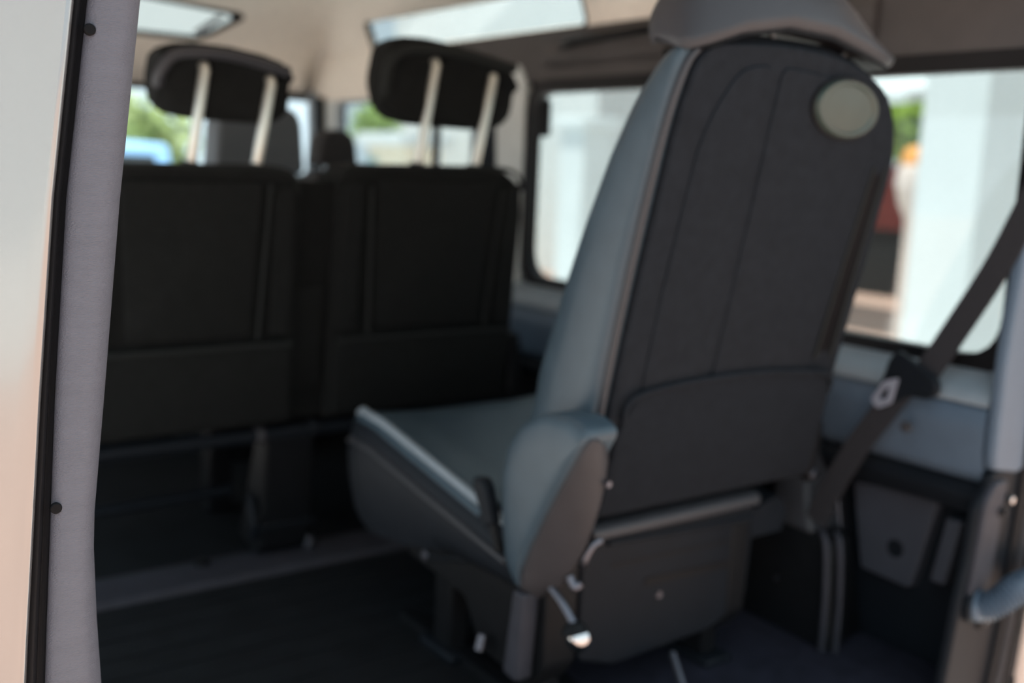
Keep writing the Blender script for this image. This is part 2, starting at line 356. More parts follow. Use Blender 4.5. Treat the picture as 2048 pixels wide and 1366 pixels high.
# rear door opening, right
YR = .93
col = rpoly([(1.775, 1.3), (1.745, .9), (1.722, .70), (1.715, .62), (1.716, .455), (1.722, .43), (1.80, .415), (1.84, .43), (1.84, 1.3)], .008)
wd = struct(mk('trim_2', prism_y(col, YR, YR + .022), 'trimblue', bevel=.008, seg=3), 'grey trim column at the right edge of the door opening')
jp = rpoly([(1.722, .425), (1.716, .395), (1.688, .37), (1.682, .28), (1.664, .20), (1.645, .06), (1.625, -.1), (1.90, -.1), (1.86, .425)], .012)
rj = mk('metal_jamb', prism_y(jp, YR + .004, YR + .024), 'darkgrey', wd, bevel=.006, seg=3, label='dark grey metal door jamb')
pl = rpoly([(1.725, .41), (1.698, .375), (1.692, .30), (1.682, .20), (1.70, .175), (1.742, .19), (1.752, .30), (1.765, .41)], .012)
mk('jamb_plate', prism_y(pl, YR - .004, YR + .01), 'strip', rj, bevel=.004, label='grey plate on the jamb')
for x, z, m in ((1.772, .372, 'chrome'), (1.753, .353, 'darkgrey')):
    b_ = mk('bolt', cyl((x, YR + .006, z), (0, -1, 0), .012, .012), 'black', rj, bevel=.002)
    mk('bolt_head', cyl((x, YR - .006, z), (0, -1, 0), .007, .006, 6), m, b_, bevel=.001)
b_ = mk('clip_hole', cyl((1.742, YR + .006, .147), (0, -1, 0), .016, .006), 'dark_hole_shade', rj, bevel=.002)
mk('clip_head', cyl((1.747, YR, .145), (0, -1, 0), .006, .004), 'brownplastic', b_, bevel=.001)
for x in (1.80, 1.83, 1.855):           # seal lips beside the paint
    mk('seal_lip', tube([(x - .03, YR + .002, -.1), (x + .005, YR + .002, .12), (x + .022, YR + .002, .42), (x - .005, YR + .002, .9)], .009, 8), 'rubber' if x != 1.83 else 'brownplastic', rj, smooth=60)
body = [(1.872, -.1), (1.896, .12), (1.93, .42), (1.91, .9), (1.88, 1.3), (2.05, 1.3), (2.08, .4), (2.05, -.1)]
mk('painted_corner', prism_y(body, YR - .004, YR + .1), 'paint', wd, bevel=.008, seg=3, label='silver painted outer corner')

# ================================================================== single seat in the last row
def yr(z): return 1.2 - .24 * (z - .45)
seat = thing('single_seat', 'large dark grey single seat seen from behind in the foreground', 'seat', (1.285, 1.45, 0))
FT = [(.30, .15), (.42, .165), (.55, .16), (.60, .165), (.66, .155), (.75, .143), (.91, .113), (1.02, .075), (1.06, .05), (1.10, .025)]
outl = rpoly([(1.005, .36), (1.0, .55), (1.0, .80), (1.008, 1.0), (1.022, 1.098), (1.20, 1.108), (1.36, 1.10), (1.49, 1.055), (1.55, .965), (1.568, .75), (1.58, .55), (1.58, .36)], [.02, .05, .05, .05, .035, .1, .08, .05, .06, .1, .1, .02], 5)
cxm, czm = 1.285, .72
def inset(p, d):
    x, z = p; v = Vector((cxm - x, (max(min(czm, z + .25), z - .25) - z))); v.normalize(); return (x + v.x * d, z + v.y * d)
def layer(d, fr):
    r = []
    for p in outl:
        x, z = inset(p, d); t = lerp(FT, z); r.append((x, yr(z) + t * fr, z))
    return r
bk = mk('backrest', loft([layer(.030, .0), layer(.012, .012), layer(.004, .07), layer(0, .22), layer(0, .55), layer(.004, .8), layer(.02, .95), layer(.05, 1.0)]), 'vinyl', seat, smooth=60, label='slate grey vinyl backrest')
def back_slab(name, poly, rad, m, parent, off, th, label=None, bevel=.006):
    P = rpoly(poly, rad, 4)
    return mk(name, loft([[(x, yr(z) - off - th, z) for x, z in P], [(x, yr(z) - off + .004, z) for x, z in P]]), m, parent, bevel=bevel, seg=3, label=label)
bp = back_slab('back_panel', [(1.037, .40), (1.03, .75), (1.034, 1.0), (1.050, 1.092), (1.21, 1.106), (1.36, 1.098), (1.487, 1.055), (1.545, .965), (1.555, .75), (1.56, .40)], [.02, .1, .08, .04, .1, .07, .05, .06, .1, .02], 'fabric', bk, .0, .012, 'charcoal fabric back panel')
back_slab('centre_panel', [(1.085, .575), (1.078, .75), (1.082, .98), (1.13, 1.068), (1.195, 1.075), (1.222, .585)], [.03, .1, .06, .03, .02, .02], 'fabric', bk, .010, .006, bevel=.004)
back_slab('centre_panel', [(1.236, .588), (1.213, 1.075), (1.33, 1.07), (1.425, 1.03), (1.468, .97), (1.478, .8), (1.47, .585)], [.02, .02, .05, .04, .05, .05, .03], 'fabric', bk, .010, .006, bevel=.004)
back_slab('map_pocket', [(1.05, .375), (1.052, .53), (1.078, .588), (1.30, .600), (1.525, .582), (1.552, .54), (1.563, .375)], [.015, .04, .03, .2, .03, .04, .015], 'fabric2', bk, .010, .010, 'charcoal fabric map pocket', .006)
mk('pocket_piping', tube(spline([(1.056, yr(.54) - .020, .54), (1.082, yr(.58) - .022, .584), (1.30, yr(.594) - .022, .597), (1.515, yr(.58) - .022, .580), (1.545, yr(.54) - .020, .54)]), .0045, 8), 'fabric', bk, smooth=60)
mk('side_piping', tube(spline([(1.028, yr(.40) - .002, .40), (1.018, yr(.7) - .002, .7), (1.02, yr(.95) - .002, .95), (1.034, yr(1.06) - .002, 1.06), (1.06, yr(1.09) - .002, 1.092)]), .006, 8), 'headplastic', bk, smooth=60)
mk('side_piping', tube(spline([(1.564, yr(.40) - .002, .40), (1.553, yr(.7) - .002, .7), (1.538, yr(.95) - .002, .95), (1.48, yr(1.05) - .002, 1.05)]), .006, 8), 'fabric2', bk, smooth=60)
mk('top_shade_cover', tube(spline([(1.055, yr(1.09) + .012, 1.088), (1.13, yr(1.09) + .012, 1.096), (1.21, yr(1.09) + .012, 1.099), (1.355, yr(1.09) + .012, 1.092), (1.475, yr(1.05) + .016, 1.046), (1.535, yr(.97) + .03, .965)]), .017, 10), 'fabric2', bk, smooth=60)  # dark fabric cap, carries the shade of the gap below the headrest
# belt slot trough on the right of the panel
mk('belt_trough', loft([[(x, yr(z) - .0125, z) for x, z in rpoly([(1.488, .62), (1.500, .93), (1.518, .93), (1.522, .62)], .008)], [(x, yr(z) + .003, z) for x, z in rpoly([(1.488, .62), (1.500, .93), (1.518, .93), (1.522, .62)], .008)]]), 'dark_hole_shade', bk)
for a_, b_x in ((1.484, 1.494), (1.526, 1.524)):
    mk('trough_edge', tube([(a_, yr(.62) - .013, .61), ((a_ + b_x) / 2, yr(.78) - .013, .78), (b_x, yr(.94) - .013, .94)], .0030, 8), 'bench_trim', bk, smooth=60)
# pale oval plate near the top right
ovp = [(1.372 + .076 * math.cos(2 * math.pi * k / 40), 1.024 + .042 * math.sin(2 * math.pi * k / 40) - .10 * .076 * math.cos(2 * math.pi * k / 40)) for k in range(40)]
def shrink(P, s):
    cx = sum(p[0] for p in P) / len(P); cz = sum(p[1] for p in P) / len(P); return [(cx + (x - cx) * s, cz + (z - cz) * s) for x, z in P]
def ovl(s, d): return [(x, yr(z) - d, z) for x, z in shrink(ovp, s)]
ov = mk('oval_plate', loft([ovl(1, .0), ovl(1, .020), ovl(.95, .027), ovl(.86, .027), ovl(.80, .0235), ovl(.3, .0245), ovl(.1, .025)]), 'oval', bk, smooth=35, label='pale grey green oval plate')
mk('oval_surround', ring_loft(shrink(ovp, 1.07), shrink(ovp, 1.0), lambda u, v: (u, yr(v) - .020, v), lambda u, v: (u, yr(v) - .0, v)), 'black', ov)
# headrest on two posts
hr_pts = []
for x, z0, z1, y0, y1 in ((1.020, 1.084, 1.115, 1.05, 1.10), (1.03, 1.080, 1.16, 1.034, 1.125), (1.06, 1.090, 1.20, 1.020, 1.14), (1.11, 1.108, 1.228, 1.012, 1.15), (1.20, 1.124, 1.24, 1.008, 1.15), (1.30, 1.122, 1.222, 1.010, 1.15), (1.38, 1.108, 1.18, 1.016, 1.14), (1.44, 1.098, 1.146, 1.026, 1.12), (1.475, 1.094, 1.122, 1.036, 1.10), (1.483, 1.097, 1.112, 1.045, 1.08)):
    hr_pts.append([(x, a, b) for a, b in rpoly([(y0 + .008, z0), (y0, z0 + .016), (y0 + .03, z1 - .006), (y0 + .07, z1), (y1, z1 - .03), (y1, z0 + .02)], [.008, .006, .03, .03, .03, .02], 4)])
hr_shade = [[(x, y0 + .012, z0 - .004), (x, y1 - .02, z0 - .004), (x, y1 - .02, z0 + .004), (x, y0 + .012, z0 + .004)] for x, z0, y0, y1 in ((1.04, 1.082, 1.034, 1.125), (1.06, 1.090, 1.020, 1.14), (1.11, 1.108, 1.012, 1.15), (1.20, 1.124, 1.008, 1.15), (1.30, 1.122, 1.010, 1.15), (1.38, 1.108, 1.016, 1.14), (1.44, 1.098, 1.026, 1.12), (1.468, 1.095, 1.034, 1.10))]
hd = mk('headrest', loft(hr_pts), 'headplastic', seat, smooth=60, label='dark grey vinyl headrest')
mk('headrest_shade', loft(hr_shade), 'dark_hole_shade', hd, smooth=60)  # dark plate added for the shade under the headrest
for x in (1.209, 1.372):
    ps = mk('headrest_post', tube([(x, yr(1.09) + .010, 1.06), (x, yr(1.16) + .03, 1.16)], .0065, 14), 'chrome', hd, smooth=60)
    mk('post_guide', cyl((x, yr(1.085) + .008, 1.074), (0, -.24, 1), .014, .018), 'black', ps, bevel=.004)

# cushion
def zt(Y): return lerp([(1.25, .320), (1.36, .338), (1.6, .380), (1.78, .412), (1.86, .412), (1.90, .395), (1.92, .34)], Y)
def zb(Y): return lerp([(1.25, .25), (1.5, .24), (1.62, .205), (1.78, .185), (1.88, .215), (1.92, .27)], Y)
rings = []
for Y in (1.25, 1.32, 1.40, 1.48, 1.56, 1.64, 1.72, 1.78, 1.83, 1.87, 1.90, 1.918):
    T, B = zt(Y), zb(Y); e = max(0, (Y - 1.80)) ** 2 * 2.2
    x0, x1 = .95 + e, 1.575 - e; h = T - B; dish = .042 * min(1, (1.93 - Y) / .15)
    rings.append([(x0 + .012, Y, B), (x0 + .002, Y, B + .25 * h), (x0, Y, B + .55 * h), (x0 + .002, Y, T - .042), (x0 + .012, Y, T - .012), (x0 + .028, Y, T), (x0 + .06, Y, T - .004), (x0 + .11, Y, T - .5 * dish), (x0 + .18, Y, T - dish), (1.28, Y, T - dish * .9),
                  (x1 - .18, Y, T - dish), (x1 - .11, Y, T - .5 * dish), (x1 - .06, Y, T - .004), (x1 - .028, Y, T), (x1 - .012, Y, T - .012), (x1, Y, B + .55 * h), (x1 - .012, Y, B)])
cu = mk('seat_cushion', loft(rings), 'sidevinyl', seat, smooth=70, label='seat cushion with charcoal vinyl sides')
tops = []
for rg in rings[2:]:
    up = [(x, y, z + .003) for x, y, z in rg[4:15]]; tops.append(up + [(x, y, z - .012) for x, y, z in rg[4:15]][::-1])
mk('cushion_top', loft(tops), 'vinyl', cu, smooth=70, label='slate grey vinyl cushion top')
for dz, dx, r, m in ((.004, .026, .008, 'trimgrey'), (-.040, .0, .005, 'headplastic')):
    mk('cushion_piping', tube([(.95 + max(0, (Y - 1.80)) ** 2 * 2.2 + dx, Y, zt(Y) + dz - (.0 if dz > 0 else .02 * (Y - 1.3))) for Y in (1.30, 1.36, 1.45, 1.56, 1.66, 1.76, 1.82, 1.86, 1.895)], r, 8), m, cu, smooth=70)
mk('cushion_rear', prism_x(rpoly([(1.25, .33), (1.27, .42), (1.33, .50), (1.38, .43), (1.45, .36), (1.40, .30)], .03), 1.03, 1.47), 'sidevinyl', cu, bevel=.02, seg=3)
mk('cushion_bolster', prism_x(rpoly([(1.30, .36), (1.31, .545), (1.36, .56), (1.44, .47), (1.52, .39)], .03), 1.46, 1.57), 'vinyl', cu, bevel=.02, seg=3)
# base: side plate, rear panel, legs
sp = rpoly([(1.235, .30), (1.30, .315), (1.50, .30), (1.72, .215), (1.66, .175), (1.47, .16), (1.415, .085), (1.27, .075), (1.235, .12)], .012)
pan = mk('seat_base', prism_x(sp, .985, 1.05), 'black', seat, bevel=.006, label='black seat base')
mk('base_side', prism_x(sp, 1.41, 1.455), 'black', pan, bevel=.006)
mk('cross_member', box(1.04, 1.42, 1.30, 1.62, .17, .24), 'black', pan, bevel=.01)
mk('base_rail', tube([(.984, 1.30, .245), (.984, 1.45, .235), (.984, 1.62, .185)], .006, 8), 'darkgrey', pan, smooth=60)
mk('bolt', cyl((.986, 1.60, .193), (-1, 0, 0), .011, .008), 'steel', pan, bevel=.002)
b_ = mk('release_catch', tube([(.97, 1.385, .125), (.962, 1.383, .10)], .009, 10), 'steel', pan, smooth=60, label='small chrome catch')
rp = rpoly([(1.07, .345), (1.465, .335), (1.472, .30), (1.462, .14), (1.38, .098), (1.14, .088), (1.06, .115), (1.058, .30)], .012)
lp = mk('lower_panel', prism_y(rp, 1.238, 1.275), 'darkgrey', seat, bevel=.006, seg=3, label='dark grey plastic panel below the backrest')
mk('panel_lip', prism_x(rpoly([(1.222, .325), (1.222, .342), (1.235, .350), (1.27, .350), (1.27, .325)], .006), 1.068, 1.462), 'headplastic', lp, smooth=60)
mk('panel_rib', tube([(1.11, 1.238, .312), (1.455, 1.238, .298)], .006, 8), 'darkgrey', lp, smooth=60)
mk('panel_groove', prism_y(rpoly([(1.20, .232), (1.44, .224), (1.44, .210), (1.20, .218)], .005), 1.2365, 1.243), 'black', lp)
mk('panel_groove', prism_y(rpoly([(1.12, .272), (1.45, .263), (1.45, .258), (1.12, .267)], .003), 1.2372, 1.243), 'black', lp)
mk('screw', cyl((1.235, 1.239, .195), (0, -1, 0), .006, .004), 'steel', lp)
for x, y in ((1.03, 1.30), (1.43, 1.32), (1.03, 1.58), (1.43, 1.58)):
    lg = mk('leg', box(x - .02, x + .02, y - .03, y + .03, .008, .20), 'black', seat, bevel=.006)
    mk('foot', box(x - .035, x + .035, y - .06, y + .06, 0, .018), 'darkgrey', lg, bevel=.005)
mk('brace_rod', tube([(1.20, 1.10, .03), (1.24, 1.20, .10)], .007, 10), 'steel', seat, smooth=60)
mk('floor_rail', prism_x(rpoly([(1.06, 0), (1.06, .02), (1.75, .02), (1.75, 0)], .004), 1.015, 1.045), 'black', seat)
# recliner cover: side shell facing left with a broad warm-grey edge facing the rear
rear_l = [(1.098, .547), (1.118, .514), (1.17, .431), (1.22, .345), (1.248, .286), (1.25, .256)]
rear_r = [(1.126, .530), (1.128, .465), (1.151, .38), (1.192, .302), (1.239, .243), (1.268, .222)]
prf = [(1.285, .29), (1.30, .358), (1.305, .43), (1.292, .485), (1.255, .532), (1.20, .558), (1.135, .562)] + rear_l
rsh = rpoly([(y + .004, z) for y, z in prf], .016, 3)
def sl(x, s, dy=0):
    cy, cz = 1.22, .43; return [(x, cy + (y - cy) * s + dy, cz + (z - cz) * s) for y, z in rsh]
sh = mk('recliner_cover', loft([sl(1.0, 1.0), sl(.950, 1.0), sl(.944, .985), sl(.939, .95), sl(.935, .85), sl(.932, .6), sl(.931, .3)]), 'vinyl', seat, smooth=60, label='slate grey recliner cover on the seat side')
# edge blade
rings = []
for (ya, za), (yb, zb_) in zip(rear_l, rear_r):
    a = Vector((.942, ya, za)); b = Vector((1.006, yb, zb_)); m_ = (a + b) / 2
    rings.append([a + Vector((0, .012, 0)), a, a + Vector((.008, -.006, 0)), m_ + Vector((0, -.010, 0)), b + Vector((-.008, -.006, 0)), b, b + Vector((0, .012, 0)), m_ + Vector((0, .02, 0))])
mk('cover_edge', loft(rings), 'brownplastic', sh, smooth=60, sub=1, label='warm grey plastic edge of the recliner cover')
mk('screw', cyl((.998, 1.128, .462), (0, -1, 0), .005, .012), 'steel', sh)
mk('cover_foot', prism_x(rpoly([(1.25, .25), (1.28, .25), (1.30, .10), (1.262, .095)], .008), .95, .985), 'strip', sh, bevel=.006)
# recliner lever with a chrome knob
lv = mk('recline_lever', tube(spline([(.99, 1.23, .262), (.992, 1.205, .247), (.995, 1.178, .222)]), .0065, 10), 'steel', seat, smooth=60, label='thin steel recline lever')
mk('lever_cup', cyl((.996, 1.178, .224), (.0, -.30, -.95), .013, .018, 16, None, .024), 'black', lv, bevel=.002)
kn = [(.996 + .0 * t, 1.168 - .012 * t, .205 - .02 * t) for t in (0, .3, .6, .9, 1.1)]
mk('lever_knob', tube(kn, .0, 16, None, lambda i: [.0215, .0215, .019, .012, .004][i]), 'chrome', lv, smooth=70, label='chrome lever knob')
hk = mk('steel_hook', tube(spline([(1.035, 1.17, .352), (1.02, 1.172, .345), (1.012, 1.178, .322), (1.016, 1.186, .308)]), .006, 10), 'steel', seat, smooth=60)
mk('hook_tip', tube(spline([(1.0, 1.20, .29), (1.004, 1.19, .274), (1.012, 1.186, .281)]), .007, 10), 'steel', hk, smooth=60)
# belt buckle beside the cushion
bu = mk('belt_buckle', prism_x(rpoly([(1.325, .345), (1.345, .335), (1.385, .395), (1.385, .41), (1.36, .415), (1.345, .40)], .006), .935, .957), 'darkgrey', seat, bevel=.005, label='dark belt buckle beside the cushion')
mk('buckle_stalk', tube([(.945, 1.335, .345), (.95, 1.32, .30)], .007, 8), 'black', bu)
# right-hand hinge strap
mk('hinge_arm', prism_x(rpoly([(1.20, .47), (1.225, .475), (1.25, .37), (1.22, .345)], .01), 1.585, 1.60), 'black', seat, bevel=.004)
mk('hinge_bolt', cyl((1.60, 1.225, .365), (.3, -1, 0), .010, .012), 'steel', seat, bevel=.002)

# ================================================================== bench in the row ahead
def by(z): return 2.15 - .11 * (z - .3)
bench = thing('bench_seat', 'black two-seat bench with raised headrests in the row ahead', 'bench', (1.02, 2.4, 0))
def bslab(name, poly, rad, m, parent, off, th, bevel=.006, label=None, seg=3):
    P = rpoly(poly, rad, 4)
    return mk(name, loft([[(x, by(z) - off, z) for x, z in P], [(x, by(z) - off + th, z) for x, z in P]]), m, parent, bevel=bevel, seg=seg, label=label)
for x0, x1, tl, trr, s in ((.485, .95, .04, .05, 0), (1.035, 1.535, .07, .11, 1)):
    top = .895 if not s else .91
    b1 = bslab('backrest', [(x0, .33), (x0, top), (x1, top), (x1 + .005, .33)], [.01, tl, trr, .01], 'bench', bench, 0, .12, .022, 'black fabric backrest')
    bslab('centre_panel', [(x0 + .10, .535), (x0 + .085, top - .03), (x1 - .085, top - .03), (x1 - .10, .535)], .02, 'bench', b1, .012, .02, .008)
    for sgn, xa in ((-1, x0 + .012), (1, x1 - .065)):
        bslab('bolster', [(xa, .535), (xa, top - .05), (xa + .045, top - .03), (xa + .05, .535)], .015, 'bench', b1, .016, .02, .009)
    bslab('map_pocket', [(x0 + .01, .34), (x0 + .01, .515), (x1 - .01, .515), (x1 - .01, .34)], .015, 'bench', b1, .018, .02, .006)
    mk('pocket_piping', tube([(x0 + .012, by(.515) - .018, .516), (x1 - .012, by(.515) - .018, .516)], .006, 8), 'bench_trim', b1, smooth=60)
    for a, b in ((x1 - .075, x1 - .09),) + (((x0 + .075, x0 + .09),) if s else ()):
        mk('side_piping', tube([(a, by(.86) - .014, .86), (b, by(.53) - .014, .53)], .0045, 8), 'bench_trim', b1, smooth=60)
    mk('top_piping', tube(spline([(x0 + .04, by(top) + .004, top - .006), ((x0 + x1) / 2, by(top) + .004, top - .002), (x1 - .045, by(top) + .004, top - .004), (x1 - .006, by(top) + .004, top - .05)]), .005, 8), 'bench_trim', b1, smooth=60)
    mk('cushion', prism_x(rpoly([(2.24, .30), (2.24, .42), (2.64, .45), (2.70, .42), (2.70, .32), (2.6, .28)], .04), x0, x1), 'bench', bench, bevel=.03, seg=3)
    # headrest on posts
    xc, hw = ((.785, .135) if not s else (1.318, .172)); hz0, hz1 = ((.985, 1.128) if not s else (1.0, 1.182))
    rings = []
    for t in (-1, -.985, -.93, -.8, -.5, 0, .5, .8, .93, .985, 1):
        e = (1 - abs(t) ** 5) ** .5 if abs(t) < 1 else .12
        e = max(e, .3); zc = (hz0 + hz1) / 2 - .004 * t; hh = (hz1 - hz0) / 2 * (.55 + .45 * e)
        tp = -.022 * max(0, t) * (1 if s else .6) + (.0 if not s else -.012 * t)
        y0, y1 = by(1.05) + .012 + .02 * (1 - e), by(1.05) + .135 - .03 * (1 - e)
        rings.append([(xc + hw * t, a, b) for a, b in rpoly([(y0 + .015, zc - hh), (y0, zc - hh * .6), (y0 - .004, zc + hh * .55 + tp), (y0 - .03, zc + hh * .72 + tp), (y0 - .02, zc + hh + tp), (y1 - .03, zc + hh + tp), (y1, zc), (y1 - .03, zc - hh)], .02, 3)])
    hd = mk('headrest', loft(rings), 'bench' if not s else 'bench', bench, smooth=60, label='black padded headrest' if not s else 'broader black padded headrest')
    mk('headrest_lit_rim', tube(spline([(xc - hw * .98, by(1.05) + .03, hz0 + .06), (xc - hw * .97, by(1.05) + .01, hz1 - .055), (xc - hw * .75, by(1.05) - .006, hz1 - .022), (xc, by(1.05) - .012, hz1 - .018), (xc + hw * .9, by(1.05) - .006, hz1 - .04)]), .012, 8), 'headplastic' if not s else 'bench_trim', hd, smooth=60)  # lighter edge tube puts the lit rim into the colour
    for x in ((.735, .872) if not s else (1.262, 1.418)):
        zt_ = hz1 - .04 - (0 if x in (.735, 1.262) else .015)
        ps = mk('headrest_post', tube([(x - .018, by(.88) + .03, top - .03), (x - .001, by(1.06) + .0, zt_ - .01), (x, by(1.06) + .008, zt_)], .0108, 14), 'satin', hd, smooth=60, label='polished steel headrest post')
        mk('post_guide', cyl((x - .018, by(.9) + .028, top - .004), (0, -.1, 1), .017, .012), 'headplastic', ps, bevel=.004)
ce = bslab('centre_back', [(.93, .33), (.93, .868), (1.06, .868), (1.06, .33)], [.01, .02, .02, .01], 'bench', bench, -.03, .08, .012, 'narrow black centre back')
bslab('centre_flap', [(.955, .40), (.955, .64), (1.03, .64), (1.03, .40)], .01, 'bench', ce, -.018, .02, .006)
mk('side_handle', prism_y(rpoly([(1.535, .34), (1.535, .5), (1.565, .5), (1.58, .34)], .012), 2.12, 2.2), 'black', bench, bevel=.008)
fb = mk('frame_bar', tube([(.49, 2.155, .305), (1.0, 2.155, .305), (1.53, 2.155, .305)], .016, 12), 'darkgrey', bench, smooth=60, label='dark steel frame bar')
mk('bar_clamp', cyl((.872, 2.155, .305), (1, 0, 0), .021, .02, 16), 'brownplastic', fb, bevel=.003)
mk('bar_clamp', cyl((1.0, 2.155, .308), (1, 0, 0), .02, .02, 16), 'darkgrey', fb, bevel=.003)
for x in (.91, 1.40):
    lg = mk('leg', prism_x(rpoly([(2.14, .30), (2.20, .30), (2.30, .03), (2.20, .012), (2.17, .03)], .012), x - .02, x + .10), 'black', bench, bevel=.008)
    mk('latch', tube(spline([(x - .03, 2.20, .15), (x - .035, 2.17, .10), (x - .03, 2.18, .06)]), .010, 8), 'darkgrey', lg, smooth=60)
    mk('latch_bar', tube([(x - .03, 2.165, .085), (x + .11, 2.165, .085)], .006, 8), 'darkgrey', lg, smooth=60)
    mk('latch_foot', cyl((x + .105, 2.18, .012), (0, 0, 1), .014, .03), 'steel', lg, bevel=.003)
    mk('front_leg', box(x, x + .06, 2.55, 2.62, 0, .30), 'black', bench, bevel=.008)
mk('lower_bar', tube([(.45, 2.32, .125), (.88, 2.32, .135)], .012, 10), 'darkgrey', bench, smooth=60)

# ================================================================== front seats beyond the bench
def front_seat(x0, x1, yy, ztop, hx0, hx1, hz, m1, label):
    t = thing('front_seat', label, 'seat', ((x0 + x1) / 2, yy + .3, 0), 'front row seats')
    mk('backrest', prism_y(rpoly([(x0, .38), (x0 + .01, ztop), (x1 - .01, ztop), (x1, .38)], [.02, .07, .07, .02], 5), yy, yy + .12), m1, t, bevel=.03, seg=3)
    mk('cushion', prism_x(rpoly([(yy + .08, .22), (yy + .08, .40), (yy + .52, .43), (yy + .56, .38), (yy + .54, .22)], .04), x0, x1), m1, t, bevel=.03, seg=3)
    h = mk('headrest', prism_y(rpoly([(hx0, ztop + .01), (hx0 + .015, hz), (hx1 - .015, hz), (hx1, ztop + .01)], [.02, .06, .06, .02], 5), yy - .01, yy + .10), m1, t, bevel=.03, seg=3)
    for x in ((hx0 * .65 + hx1 * .35), (hx0 * .35 + hx1 * .65)):
        mk('headrest_post', tube([(x, yy + .05, ztop - .04), (x, yy + .05, ztop + .05)], .007), 'chrome', h, smooth=60)
    mk('base', box(x0 + .04, x1 - .04, yy + .06, yy + .5, 0, .23), 'black', t, bevel=.01)
front_seat(1.03, 1.42, 2.92, .86, 1.06, 1.335, 1.06, M['frontgrey'], 'grey front seat with a broad headrest seen between the bench headrests')
front_seat(1.44, 1.76, 3.12, .88, 1.475, 1.615, 1.01, M['frontdark'], 'dark front seat with a small headrest beside the far window')

# ================================================================== rear-view mirror
mi = thing('rear_view_mirror', 'black-framed mirror hanging under the headliner at the top left', 'mirror', (1.06, 3.35, 1.30))
mp = rpoly([(.80, 1.268), (1.155, 1.258), (1.285, 1.335), (1.27, 1.352), (.80, 1.40)], [.03, .03, .012, .02, .03], 4)
def mf(d): return lambda u, v: (u, 3.30 + d - .24 * (u - 1.1) - .1 * (v - 1.3), v)
mk('mirror_frame', ring_loft(mp, rpoly([(.81, 1.280), (1.15, 1.273), (1.245, 1.330), (1.238, 1.343), (.81, 1.388)], [.02, .02, .008, .012, .02], 4), mf(-.012), mf(.02)), 'black', mi, bevel=.004)
mk('mirror_back', loft([[mf(.006)(u, v) for u, v in shrink(mp, .97)], [mf(.03)(u, v) for u, v in shrink(mp, .9)]]), 'black', mi)
mk('mirror_pane', loft([[mf(-.002)(u, v) for u, v in shrink(mp, .95)], [mf(.003)(u, v) for u, v in shrink(mp, .95)]]), 'mirror', mi, smooth=0)
mk('mirror_strip', loft([[mf(-.010)(u, v) for u, v in rpoly([(1.13, 1.282), (1.155, 1.275), (1.225, 1.335), (1.205, 1.34)], .005)], [mf(.0)(u, v) for u, v in rpoly([(1.13, 1.282), (1.155, 1.275), (1.225, 1.335), (1.205, 1.34)], .005)]]), 'trimgrey', mi)
mk('mirror_stem', tube([(1.0, 3.33, 1.33), (1.0, 3.40, 1.42), (1.0, 3.44, 1.50)], .012), 'black', mi, smooth=60)

# ================================================================== seat belt on the right wall
sb = thing('seat_belt', 'dark seat belt with metal tongue hanging across the right window', 'seat belt', (1.70, 1.2, .3))
def ribbon(pts, wv, th=.002):
    P = spline(pts, 6); rings = []
    for i, p in enumerate(P):
        t = (P[min(i + 1, len(P) - 1)] - P[max(i - 1, 0)]).normalized(); s = Vector(wv) - t * t.dot(Vector(wv)); s.normalize(); n = t.cross(s)
        rings.append([p + s * .024 + n * th, p - s * .024 + n * th, p - s * .024 - n * th, p + s * .024 - n * th])
    return loft(rings)
mk('webbing', ribbon([(1.733, .905, .96), (1.730, .938, .868), (1.726, .975, .775), (1.715, 1.03, .66), (1.70, 1.075, .565)], (0, 1, .35)), 'belt', sb)
tg = mk('belt_tongue', prism_x(rpoly([(1.035, .575), (1.12, .615), (1.135, .595), (1.145, .555), (1.165, .515), (1.145, .495), (1.12, .51), (1.085, .535), (1.05, .535), (1.03, .55)], .01, 3), 1.682, 1.698), 'darkgrey', sb, bevel=.004, label='dark plastic belt tongue')
sl_ = rpoly([(1.108, .565), (1.135, .555), (1.16, .515), (1.145, .50), (1.118, .515)], .006, 3)
mk('tongue_plate', ring_loft(sl_, shrink(sl_, .42), lambda u, v: (1.676, u, v), lambda u, v: (1.682, u, v)), 'tongue', tg, label='steel tongue plate with slot')
mk('webbing', ribbon([(1.688, 1.105, .545), (1.684, 1.145, .48), (1.678, 1.185, .41), (1.672, 1.23, .31), (1.668, 1.25, .25)], (0, 1, .5)), 'belt', sb)
mk('belt_stop', cyl((1.69, 1.085, .478), (-1, 0, 0), .010, .012), 'brownplastic', sb, bevel=.002)
mk('belt_anchor', prism_x(rpoly([(.925, 1.02), (.965, 1.02), (.965, .96), (.90, .96)], .008), 1.745, 1.765), 'black', sb, bevel=.004)

# ================================================================== floor box by the right wall
fbx = thing('floor_box', 'black plastic box with two modelled corner highlights on the floor by the right wall', 'box', (1.72, 1.32, 0))
mk('box_body', loft([[(1.652, 1.18, 0), (1.79, 1.21, 0), (1.80, 1.46, 0), (1.66, 1.46, 0)], [(1.655, 1.185, .05), (1.79, 1.215, .05), (1.80, 1.46, .05), (1.66, 1.46, .05)], [(1.66, 1.20, .225), (1.745, 1.225, .225), (1.79, 1.44, .235), (1.665, 1.44, .235)]]), 'black', fbx, bevel=.012, seg=3)
for (xa, ya) in ((1.648, 1.196), (1.668, 1.178)):
    mk('corner_highlight', tube(spline([(xa, ya, .0), (xa, ya + .002, .12), (xa + .006, ya + .016, .215), (xa + .016, ya + .035, .234)]), .0065, 8), 'strip', fbx, smooth=60, label='pale strip put in as a highlight on the corner')  # pale tubes stand in for the highlight on the box corner
mk('box_screw', cyl((1.655, 1.32, .11), (-1, 0, 0), .006, .006), 'steel', fbx)
